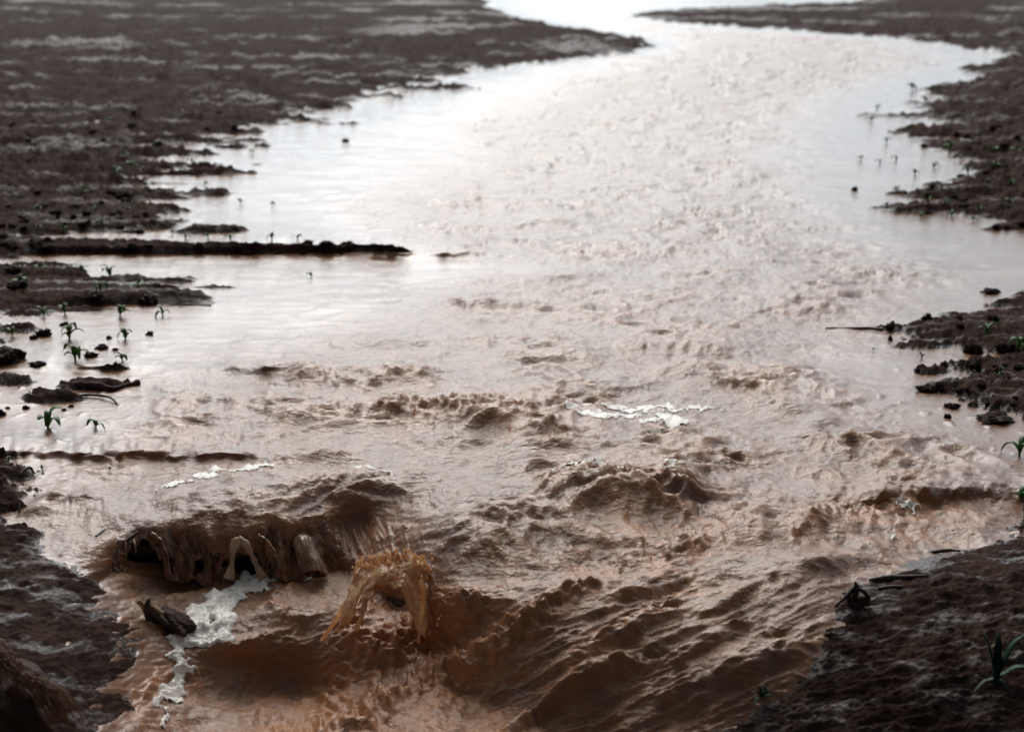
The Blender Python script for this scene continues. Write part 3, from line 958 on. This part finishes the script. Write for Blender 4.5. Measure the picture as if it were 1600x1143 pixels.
for x, y, r, lab, t_, w_ in [
    (1521, 551, 11, 'pointed dark clod like a small pyramid on the right bank', 1.5, 1), (1570, 546, 10, 'broad dark clod at the foot of a green seedling', 1.1, 1.2), (1449, 500, 7, 'upright dark clod in the right shallows', 1.4, 1),
    (1498, 498, 5, 'small dark clod on the upper right mud strip', 1.2, 1), (1500, 511, 6, 'round dark clod below the upper right mud strip', 1.1, 1), (1552, 500, 8, 'dark clod above the bright green seedling', 1.1, 1), (1391, 514, 6, 'round dark clod at the end of a thin floating stalk', 1.1, 1),
    (1378, 514, 5, 'dark clod touching the tip of the thin floating stalk', .9, 1.3), (1391, 531, 4, 'thin upright clod in the water below the floating stalk', 1.8, .8), (1480, 652, 5, 'lone black clod in calm water below the right bank', 1.2, 1), (1556, 653, 14, 'flat dark clod with a pale top in calm water', .45, 1.5),
    (1524, 575, 7, 'reddish dark clod below the pyramid clod', 1.3, 1), (1450, 606, 9, 'dark clod on the point of the right bank', .7, 1.5), (1487, 636, 8, 'black clod on the lower edge of the right bank', .8, 1.2), (1498, 597, 5, 'small clod behind the water edge sprout', 1, 1), (1433, 578, 4, 'tiny clod by the small mud strip in the right shallows', 1, 1), (1549, 458, 9, 'dark clod on the far wet strip of the right bank', .8, 1.3)]:
    clod_at(x, y, r, lab, G_CR, t_, w_)
r2 = random.Random(21)
def scatter(n, box, rr, label, group, ok):
    k = 0
    tries = 0
    while k < n and tries < 4000:
        tries += 1
        x, y = r2.uniform(box[0], box[2]), r2.uniform(box[1], box[3])
        w, g = water_z(x, y)
        if not ok(x, y, g[2] - w[2]):
            continue
        clod_at(x, y, r2.uniform(*rr), label, group, r2.uniform(.7, 1.2), r2.choice([1, 1, 1.3]))
        k += 1
scatter(60, (-20, 296, 330, 386), (2.5, 6), 'small dark clod on the churned mud above the long dark ridge', 'clods above the long ridge', lambda x, y, d: d > 0.004)
scatter(26, (0, 376, 560, 397), (4, 8), 'dark clod lined up along the long dark ridge', 'clods along the long ridge', lambda x, y, d: y < 395 and y > 380)
scatter(40, (-20, 170, 420, 292), (2, 4.5), 'small blurred clod on the far left field', 'clods on the far left field', lambda x, y, d: d > 0.0)
scatter(40, (1400, 200, 1620, 360), (2.5, 6), 'small blurred clod on the far right rows', 'clods on the far right rows', lambda x, y, d: d > 0.0)
scatter(24, (1440, 560, 1620, 650), (3, 6), 'small black clod on the dark middle right bank', 'clods on the middle right bank', lambda x, y, d: d > 0.004)
clod_at(540, 220, 5, 'single small clod alone in the bright far water', None)
clod_at(1335, 298, 5, 'single dark clod in the calm far water right of midstream', None)

# ------------------------------------------------------------------ stalks, stubs and twigs
def stalk(name, pts, label, mat, cat='stalk', lift=0.4, group=None, wob_=.15):
    """A bent stalk through (px, py, radius px) laid on the surface."""
    bm = bmesh.new()
    c0 = spot(pts[0][0], pts[0][1])
    P = []
    for q in pts:
        x, y, r = q[:3]
        up = q[3] if len(q) > 3 else 0
        sc = scale_at(x, y + up)
        base = spot(x, y + up)
        P.append((*(base + Vector((0, 0, (up + lift * r) * sc)) - c0), r * sc))
    tube(bm, P, 7, 1.0, random.Random(len(label)), wob_)
    o = link(name, mesh_of(name, bm), mat, None, c0)
    return tag(o, label, cat, group)


stalk('mud_caked_stalk', [(96, 598, 3), (120, 603, 6), (150, 607, 6), (176, 608, 6), (198, 603, 3.5), (216, 599, 5)], 'mud caked dead stalk lying across the calm water beside the low mud island', M_CLOD, wob_=.3)
stalk('twig', [(126, 620, 2, 2), (140, 617, 2, 3), (168, 619, 2, 4), (178, 626, 2, 3), (183, 632, 1.5)], 'thin bent twig on the right end of the low mud island', M_DARKSTALK, 'twig')
stalk('twig', [(46, 611, 1.2, 4), (50, 619, 1.5)], 'short thin twig sticking up on the left end of the low mud island', M_DARKSTALK, 'twig')
stalk('twig', [(32, 742, 3), (40, 733, 2.5, 6), (48, 732, 2.2, 8), (53, 740, 1.8, 2)], 'dark arched twig looping out of the clump below the long water step', M_DARKSTALK, 'twig')
stalk('twig', [(150, 838, 1.5), (158, 832, 2.5, 2), (165, 826, 1.5, 2)], 'small dark twig caught in the ripples above the gully', M_DARKSTALK, 'twig')
stalk('twig', [(30, 800, 2), (31, 786, 1.2, 9)], 'thin upright twig on the dark clump at the left margin', M_DARKSTALK, 'twig')
stalk('floating_stalk', [(1290, 512, 1.5), (1330, 513, 1.8), (1360, 514, 2.2), (1380, 514, 2.5)], 'thin brown stalk floating level with the end clods in the right shallows', M_DARKSTALK)
stalk('floating_stalk', [(265, 474, 1.2), (290, 474, 1.5), (330, 477, 1.2)], 'thin dark stalk reaching into the pale water from the mud strip', M_DARKSTALK)
stalk('dead_stalk', [(1358, 908, 4), (1385, 904, 5), (1410, 903, 4), (1450, 901, 3)], 'long dark dead stalk lying on the right bank behind the forked stub', M_DARKSTALK)
stalk('dead_stalk', [(1372, 919, 2.5), (1390, 917, 3), (1412, 915, 2)], 'short dark dead stalk lying just in front of the long one', M_DARKSTALK)
stalk('dead_stalk', [(1455, 862, 2), (1480, 860, 3), (1500, 861, 2)], 'small dark stalk lying in the wet film at the top of the right bank', M_DARKSTALK)

# pale hanging stalks at the torn lip
def hanging(pts, label, mat, name='hanging_stalk'):
    bm = bmesh.new()
    Y = spot(pts[0][0], pts[0][1]).y - 0.03
    c0 = rp(pts[0][0], pts[0][1], Y)
    tube(bm, [(*(rp(x, y, Y + dy_) - c0), r * Y / F) for x, y, r, dy_ in pts], 6)
    return tag(link(name, mesh_of(name, bm), mat, None, c0), label, 'stalk', 'dead stalks at the gully lip')


hanging([(197, 841, 2.0, .02), (196, 855, 1.8, 0), (196, 868, 1.6, 0), (197, 879, 1.3, 0)], 'pale straight dead stalk hanging over the left dark hollow', M_STALK)
hanging([(209, 843, 2.2, .02), (211, 852, 2.0, 0), (212, 864, 1.6, 0)], 'short pale dead stalk just right of the long hanging stalk', M_STALK)
hanging([(198, 845, 3.0, 0), (207, 838, 3.2, 0), (215, 831, 2.2, .01)], 'black broken twig pointing up over the left dark hollow', M_DARKSTALK, 'broken_twig')

# stub with pale stalks by the foam trail
c0 = spot(265, 975)
k0 = scale_at(265, 975)
root = tag(empty('corn_stub', c0), 'dark uprooted corn stub with a pale stalk stranded left of the white foam trail', 'stub')
o = link('root_ball', lump_mesh('root_ball', 33 * k0, 26 * k0, 12 * k0, 411, 4, .4), M_CLOD, root, (8 * k0, 0, 6 * k0))
o.rotation_euler = (0, .45, 0)
Ys = c0.y - 0.04
for pts, m_ in [([(216, 938, 4.5), (222, 944, 4.5), (227, 955, 4), (233, 972, 3.5)], M_STALK), ([(233, 934, 2), (231, 945, 6), (240, 958, 7), (262, 975, 6), (290, 988, 4)], M_DARKSTALK), ([(236, 946, 3), (246, 953, 4), (256, 958, 3)], M_STALK), ([(226, 950, 4), (234, 970, 5), (250, 985, 5)], M_DARKSTALK)]:
    bm = bmesh.new()
    tube(bm, [(*(rp(x, y, Ys) - c0), r * Ys / F) for x, y, r in pts], 7)
    link('stalk', mesh_of('stalk', bm), m_, root)

# forked stub on the right bank
c0 = spot(1338, 944)
k0 = scale_at(1338, 944)
root = tag(empty('corn_stub', c0), 'black forked corn stub at the foot of the right bank', 'stub')
link('root_ball', lump_mesh('root_ball', 15 * k0, 15 * k0, 11 * k0, 431, 3, .5), M_CLOD, root, (0, 0, 4 * k0))
for pts in [[(1340, 912, 3), (1335, 918, 4), (1322, 932, 3.5), (1305, 947, 2.5)], [(1336, 908, 2), (1338, 920, 5), (1334, 935, 6)], [(1338, 918, 3), (1350, 924, 4), (1357, 934, 4), (1355, 946, 4)], [(1328, 924, 2.5), (1326, 936, 4), (1330, 945, 4)]]:
    bm = bmesh.new()
    tube(bm, [(*(rp(x, y, c0.y - .02) - c0), r * c0.y / F) for x, y, r in pts], 7)
    link('stalk', mesh_of('stalk', bm), M_DARKSTALK, root)

# root clump with wet straw in the near left corner
c0 = spot(20, 1120)
k0 = scale_at(20, 1120)
root = tag(empty('straw_clump', c0), 'dark root clump bristling with wet orange brown straw in the near left corner', 'straw clump')
o = link('root_ball', lump_mesh('root_ball', 95 * k0, 80 * k0, 62 * k0, 451, 4, .28), M_CLOD, root, (-30 * k0, 20 * k0, 8 * k0))
o.rotation_euler = (0, .5, 0)
bm = bmesh.new()
r3 = random.Random(5)
for k in range(170):
    u = r3.random()
    x, y = -40 + 120 * u + r3.gauss(0, 7), 985 + 92 * u + r3.gauss(0, 6) + 28 * r3.random() ** 2
    L = r3.uniform(28, 75)
    a_ = math.radians(r3.gauss(44, 11))
    Y = c0.y + 0.02 - 0.05 * r3.random() - 0.02 * u
    dx, dy_ = math.cos(a_) * L, math.sin(a_) * L
    r = r3.uniform(.7, 1.7)
    pts = [(x, y, r, 0), (x + dx * .4, y + dy_ * .3 + 1, r, -.012), (x + dx * .75, y + dy_ * .7 + 2, r * .8, -.018), (x + dx, y + dy_ * 1.1 + r3.uniform(0, 8), r * .35, -.015)]
    tube(bm, [(*(rp(px_, py_, Y + e) - c0), rr * Y / F) for px_, py_, rr, e in pts], 5, 1, None, 0, 8)
for pts in [[(70, 1085, 1.6), (78, 1105, 1.6), (82, 1120, 1.5), (72, 1135, 1.2)], [(60, 1060, 1.5), (95, 1080, 1.8), (118, 1105, 1.6), (130, 1122, 1.0)], [(82, 1118, 1.2), (76, 1140, 1)]]:
    tube(bm, [(*(rp(x, y, c0.y - .05) - c0), r * c0.y / F) for x, y, r in pts], 5)
tag(link('straw', mesh_of('straw', bm), M_STRAW, root), None, None, None, 'stuff')

# dark corn plant in the near right corner
def leafy(base, leaves, label, mat, cat='plant', name='corn_plant', w=14, stem=True):
    c = spot(*base)
    k = scale_at(*base)
    root = tag(empty(name, c), label, cat)
    if stem:
        bm = bmesh.new()
        tube(bm, [(0, 0, -.01, 5 * k), (0, 0, 8 * k, 5 * k), (0, 0, 22 * k, 4 * k)], 7)
        link('stem', mesh_of('stem', bm), mat, root)
    for (tx, ty, ex, wk) in leaves:
        bm = bmesh.new()
        tip = rp(tx, ty, c.y + ex) - c
        mid = tip * .55 + Vector((0, 0, abs(tip.z) * .12 + 8 * k))
        leaf_blade(bm, [(0, 0, 4 * k), tuple(tip * .25 + Vector((0, 0, 6 * k))), tuple(mid), tuple(tip)], w * wk * k, .3, 9, .3)
        link('leaf', mesh_of('leaf', bm), mat, root)
    return root


leafy((1556, 1062), [(1530, 982, .02, 1.2), (1560, 985, .05, .9), (1602, 992, .0, 1.1), (1518, 1085, -.05, .6), (1578, 1088, -.05, .6), (1616, 1045, -.03, .9)], 'dark green corn plant with spread blades in the near right corner', M_DARKLEAF)
leafy((1190, 1092), [(1172, 1085, -.02, .8), (1205, 1080, .03, .8), (1182, 1072, .02, .7), (1215, 1094, -.01, .7), (1178, 1102, -.06, .8), (1200, 1068, .05, .6)], 'low dark weed at the water edge of the right bank', M_DARKLEAF, 'weed', 'weed', 9, False)

# ------------------------------------------------------------------ water in the air: threads over the lip and the leaping splash
root = tag(empty('waterfall', spot(372, 846)), 'brown sheet of water pouring over the torn lip in front of the dark hollows', 'waterfall')
c0 = root.location.copy()
WU, WV = 260, 46
U, V = np.meshgrid(np.linspace(0, 1, WU), np.linspace(0, 1, WV), indexing='ij')
wx0 = 176 + 330 * U
topw = curve(wx0, [(170, 846), (200, 832), (250, 822), (340, 818), (430, 818), (470, 828), (520, 838)]) + 5 * noise(U * 14, U * 0, 601)
botw = curve(wx0, [(170, 893), (200, 901), (250, 905), (340, 918), (430, 911), (480, 902), (520, 896)]) + 9 * noise(U * 17, U * 0 + .3, 602) + 4 * noise(U * 41, U * 0 + .3, 607)
leanx = 34 * smooth(0.05, 0.45, U) * V ** 1.6
SXw = wx0 + leanx + 4 * noise(U * 22, V * 1.5, 603) * V
SYw = topw + (botw - topw) * V ** 1.1
ytop = np.array([spot(x, y).y for x, y in zip(wx0[:, 0], topw[:, 0])])
k_ = np.ones(25) / 25
ytop = np.convolve(np.pad(ytop, 12, mode='edge'), k_, 'valid')
th = 0.8 * noise(U * 9, V * 1.1, 604) + 0.35 * noise(U * 24, V * 1.9, 605) + 0.18 * noise(U * 60, V * 7, 606)
YSw = ytop[:, None] + 0.012 - 0.085 * V ** 0.75 - 0.022 * th * smooth(0, .25, V) * (0.4 + V)
x_, y_ = (SXw - CX) / F, -(SYw - CY) / F
tt = YSw / (CP + y_ * SP)
SW = np.stack([tt * x_, YSw, H + tt * (-SP + y_ * CP)], -1) - np.array(c0)
gap = np.zeros(U.shape)
for cx_, cy_, rx_, ry_ in [(214, 876, 34, 27), (262, 884, 14, 18), (387, 884, 17, 30), (345, 884, 12, 26), (310, 886, 10, 16), (428, 890, 7, 18)]:
    gap = np.maximum(gap, 1.25 - np.hypot((SXw - cx_) / rx_, (SYw - cy_) / ry_))
tearw = gap + 0.75 * th * -1 - 0.36 + 0.3 * noise(U * 45, V * 2.2, 608) + 0.25 * (V - .8)
keep = cell(~((tearw > 0) & (V > .2)))
v, q = compact(SW.reshape(-1, 3), grid_quads(WU, WV, keep))
o = link('water_sheet', np_mesh('water_sheet', v, q), M_FALL, root)
md = o.modifiers.new('thickness', 'SOLIDIFY')
md.thickness = 0.006
md.offset = 0
for pts, m_ in [
    ([(380, 848, 5), (372, 846, 9), (366, 853, 8), (364, 864, 5), (363, 876, 4), (361, 888, 5), (357, 904, 8)], M_PALE), ([(368, 850, 4), (376, 845, 8), (385, 851, 7), (391, 862, 4.5), (397, 875, 4), (403, 888, 4.5), (412, 904, 8)], M_PALE),
    ([(236, 834, 5), (248, 846, 7), (255, 862, 6), (260, 878, 6), (262, 900, 6)], M_FALL), ([(402, 838, 6), (416, 850, 8), (424, 866, 8), (430, 882, 7), (432, 902, 7)], M_FALL)]:
    bm = bmesh.new()
    Yl = spot(pts[0][0], pts[0][1] - 8).y
    n_ = len(pts)
    P = []
    for i, (x, y, r) in enumerate(pts):
        u = i / (n_ - 1)
        P.append((*(rp(x, y, Yl - .03 - .075 * u) - c0), r * Yl / F))
    tube(bm, P, 9, .55, random.Random(int(pts[0][0])), .3, 18)
    link('water_strand', mesh_of('water_strand', bm), m_, root)
# the pale bulging spout at its right end
U, V = np.meshgrid(np.linspace(0, 1, 44), np.linspace(0, 1, 36), indexing='ij')
SXw = 456 + 34 * U + (16 + 6 * U) * V ** 1.3 + 3 * noise(U * 6, V * 2, 611)
SYw = 836 + 7 * (2 * U - .9) ** 2 + 56 * V - 4 * U * V + 2 * noise(U * 9, V * 2, 612)
Yp = spot(470, 838).y
YSw = Yp + .01 - .10 * V ** .7 - .05 * np.sin(U * math.pi) - .012 * noise(U * 7, V * 2, 613) - .006 * noise(U * 18, V * 5, 614)
x_, y_ = (SXw - CX) / F, -(SYw - CY) / F
tt = YSw / (CP + y_ * SP)
SW = np.stack([tt * x_, YSw, H + tt * (-SP + y_ * CP)], -1) - np.array(c0)
o = link('water_spout', np_mesh('water_spout', SW.reshape(-1, 3), grid_quads(44, 36)), M_PALE, root)
md = o.modifiers.new('thickness', 'SOLIDIFY')
md.thickness = 0.008
md.offset = 0

Y0 = spot(610, 990).y
c0 = rp(610, 985, Y0)
root = tag(empty('water_splash', c0), 'tan arch of muddy water leaping from the pool over a dark opening', 'splash')
NU, NV = 90, 44
U, V = np.meshgrid(np.linspace(0, 1, NU), np.linspace(-0.14, 1, NV), indexing='ij')
topy = 872 + 9 * (2 * U - 1) ** 2 - 5 * noise(U * 9, U * 0 + .4, 501) - 4 * noise(U * 23, U * 0 + .7, 502)
boty = np.interp(U, [0, .1, .2, .3, .45, .6, .72, .8, .88, .94, 1], [985, 978, 958, 938, 921, 915, 920, 950, 985, 992, 975]) + 9 * noise(U * 13, U * 0 + .2, 507)
topx = 562 + 106 * U
botx = 524 + 144 * U + 5 * noise(U * 12, U * 0, 505)
Vf = np.clip(V, 0, 1)
SX = topx + (botx - topx) * Vf ** 1.2 + 3 * noise(U * 14, V * 2.5, 503) * Vf
SY = topy + (boty - topy) * Vf ** 1.35
Vb = np.clip(-V, 0, 1) / .45 * 1.1
SY = SY + Vb ** 1.7 * 95
DY = .06 - .15 * Vf ** .8 + .05 * (2 * U - 1) ** 2 + .16 * Vb
rippl = .026 * noise(U * 4, V * 2.6, 511) + .012 * noise(U * 9, V * 6, 512) + .0035 * noise(U * 22, V * 16, 513) + .002 * noise(U * 45, V * 40, 514)
YS = Y0 + DY + rippl
x_, y_ = (SX - CX) / F, -(SY - CY) / F
tt = YS / (CP + y_ * SP)
SV = np.stack([tt * x_, YS, H + tt * (-SP + y_ * CP)], -1) - np.array(c0)
tear = noise(U * 11, V * 3.0, 515) + .6 * noise(U * 26, V * 8, 516) + .3 * noise(U * 50, V * 25, 517) + .9 * (Vf - .72) * 1.4
keep = cell(~((tear > .80) & (Vf > .5)))
v, q = compact(SV.reshape(-1, 3), grid_quads(NU, NV, keep))
o = link('water_sheet', np_mesh('water_sheet', v, q), M_SPRAY, root)
md = o.modifiers.new('thickness', 'SOLIDIFY')
md.thickness = 0.007
md.offset = 0
sb = o.modifiers.new('round', 'SUBSURF')
sb.levels = sb.render_levels = 1
r4 = random.Random(9)
for pts in [[(540, 938, 3), (532, 955, 4), (520, 976, 4), (502, 1000, 3)], [(657, 905, 3), (661, 930, 4), (659, 960, 3.5), (653, 1005, 3)], [(572, 930, 5), (566, 958, 4), (556, 985, 4)]]:
    bm = bmesh.new()
    tube(bm, [(*(rp(x, y, Y0 - .09 + .02 * (i == 0)) - c0), r * Y0 / F) for i, (x, y, r) in enumerate(pts)], 9, .6, r4, .3)
    link('water_strand', mesh_of('water_strand', bm), M_SPRAY, root)
bm = bmesh.new()
for k in range(420):
    u = r4.random()
    v_ = r4.random() ** 1.6
    x = (562 + 106 * u) * (1 - v_) + (522 + 150 * u) * v_ + r4.gauss(0, 4)
    y = 868 + 10 * (2 * u - 1) ** 2 + v_ * (34 + 95 * (2 * u - 1) ** 2) + r4.gauss(0, 4)
    Y = Y0 + .05 - .12 * v_ + .05 * (2 * u - 1) ** 2 + r4.gauss(0, .012)
    r = r4.uniform(1.4, 3.8) * Y / F * (1 - .5 * v_)
    bmesh.ops.create_icosphere(bm, subdivisions=2, radius=r, matrix=Matrix.Translation(rp(x, y, Y) - c0) @ Matrix.Rotation((u - .5) * -1.2, 4, 'Y') @ Matrix.Diagonal((r4.uniform(.7, 1.2), .8, r4.uniform(.9, 2.2), 1)))
link('froth', mesh_of('froth', bm), M_SPRAY, root)['kind'] = 'stuff'
bm = bmesh.new()
for k in range(230):
    u = r4.random()
    if k < 130:
        x, y, Y = 552 + 128 * u + r4.gauss(0, 4), 868 + 22 * (2 * u - 1) ** 2 - r4.expovariate(1 / 4.5) + 14 * r4.random(), Y0 + .06 + r4.gauss(0, .03)
    else:
        x, y, Y = r4.uniform(500, 720), r4.uniform(900, 1010), Y0 - .03 + r4.gauss(0, .04)
    r = r4.uniform(.8, 3.0) * Y / F * (.8 if k < 130 else .7)
    p = rp(x, y, Y) - c0
    bmesh.ops.create_icosphere(bm, subdivisions=2, radius=r, matrix=Matrix.Translation(p) @ Matrix.Diagonal((r4.uniform(.8, 1.3), 1, r4.uniform(.8, 1.7), 1)))
link('droplets', mesh_of('droplets', bm), M_SPRAY, root)['kind'] = 'stuff'

# small secondary bursts
def burst(px, py, w, h_, n, label, seed, mat=M_SPRAY):
    r = random.Random(seed)
    c = spot(px, py)
    k = scale_at(px, py)
    bm = bmesh.new()
    for _ in range(n):
        a_, b_ = r.gauss(0, .4), abs(r.gauss(0, .4))
        p = Vector((a_ * w * k, r.gauss(0, .3) * w * k, max(0, (1 - abs(a_)) * h_ * k * r.random())))
        rad = r.uniform(1.0, 4.2) * k * (1.1 - .5 * p.z / max(h_ * k, 1e-6))
        bmesh.ops.create_icosphere(bm, subdivisions=2, radius=rad, matrix=Matrix.Translation(p) @ Matrix.Rotation(r.uniform(-.7, .7), 4, 'Y') @ Matrix.Diagonal((r.uniform(.8, 1.6), 1, r.uniform(.7, 1.5), 1)))
    o = link('water_splash', mesh_of('water_splash', bm), mat, None, c)
    return tag(o, label, 'splash')
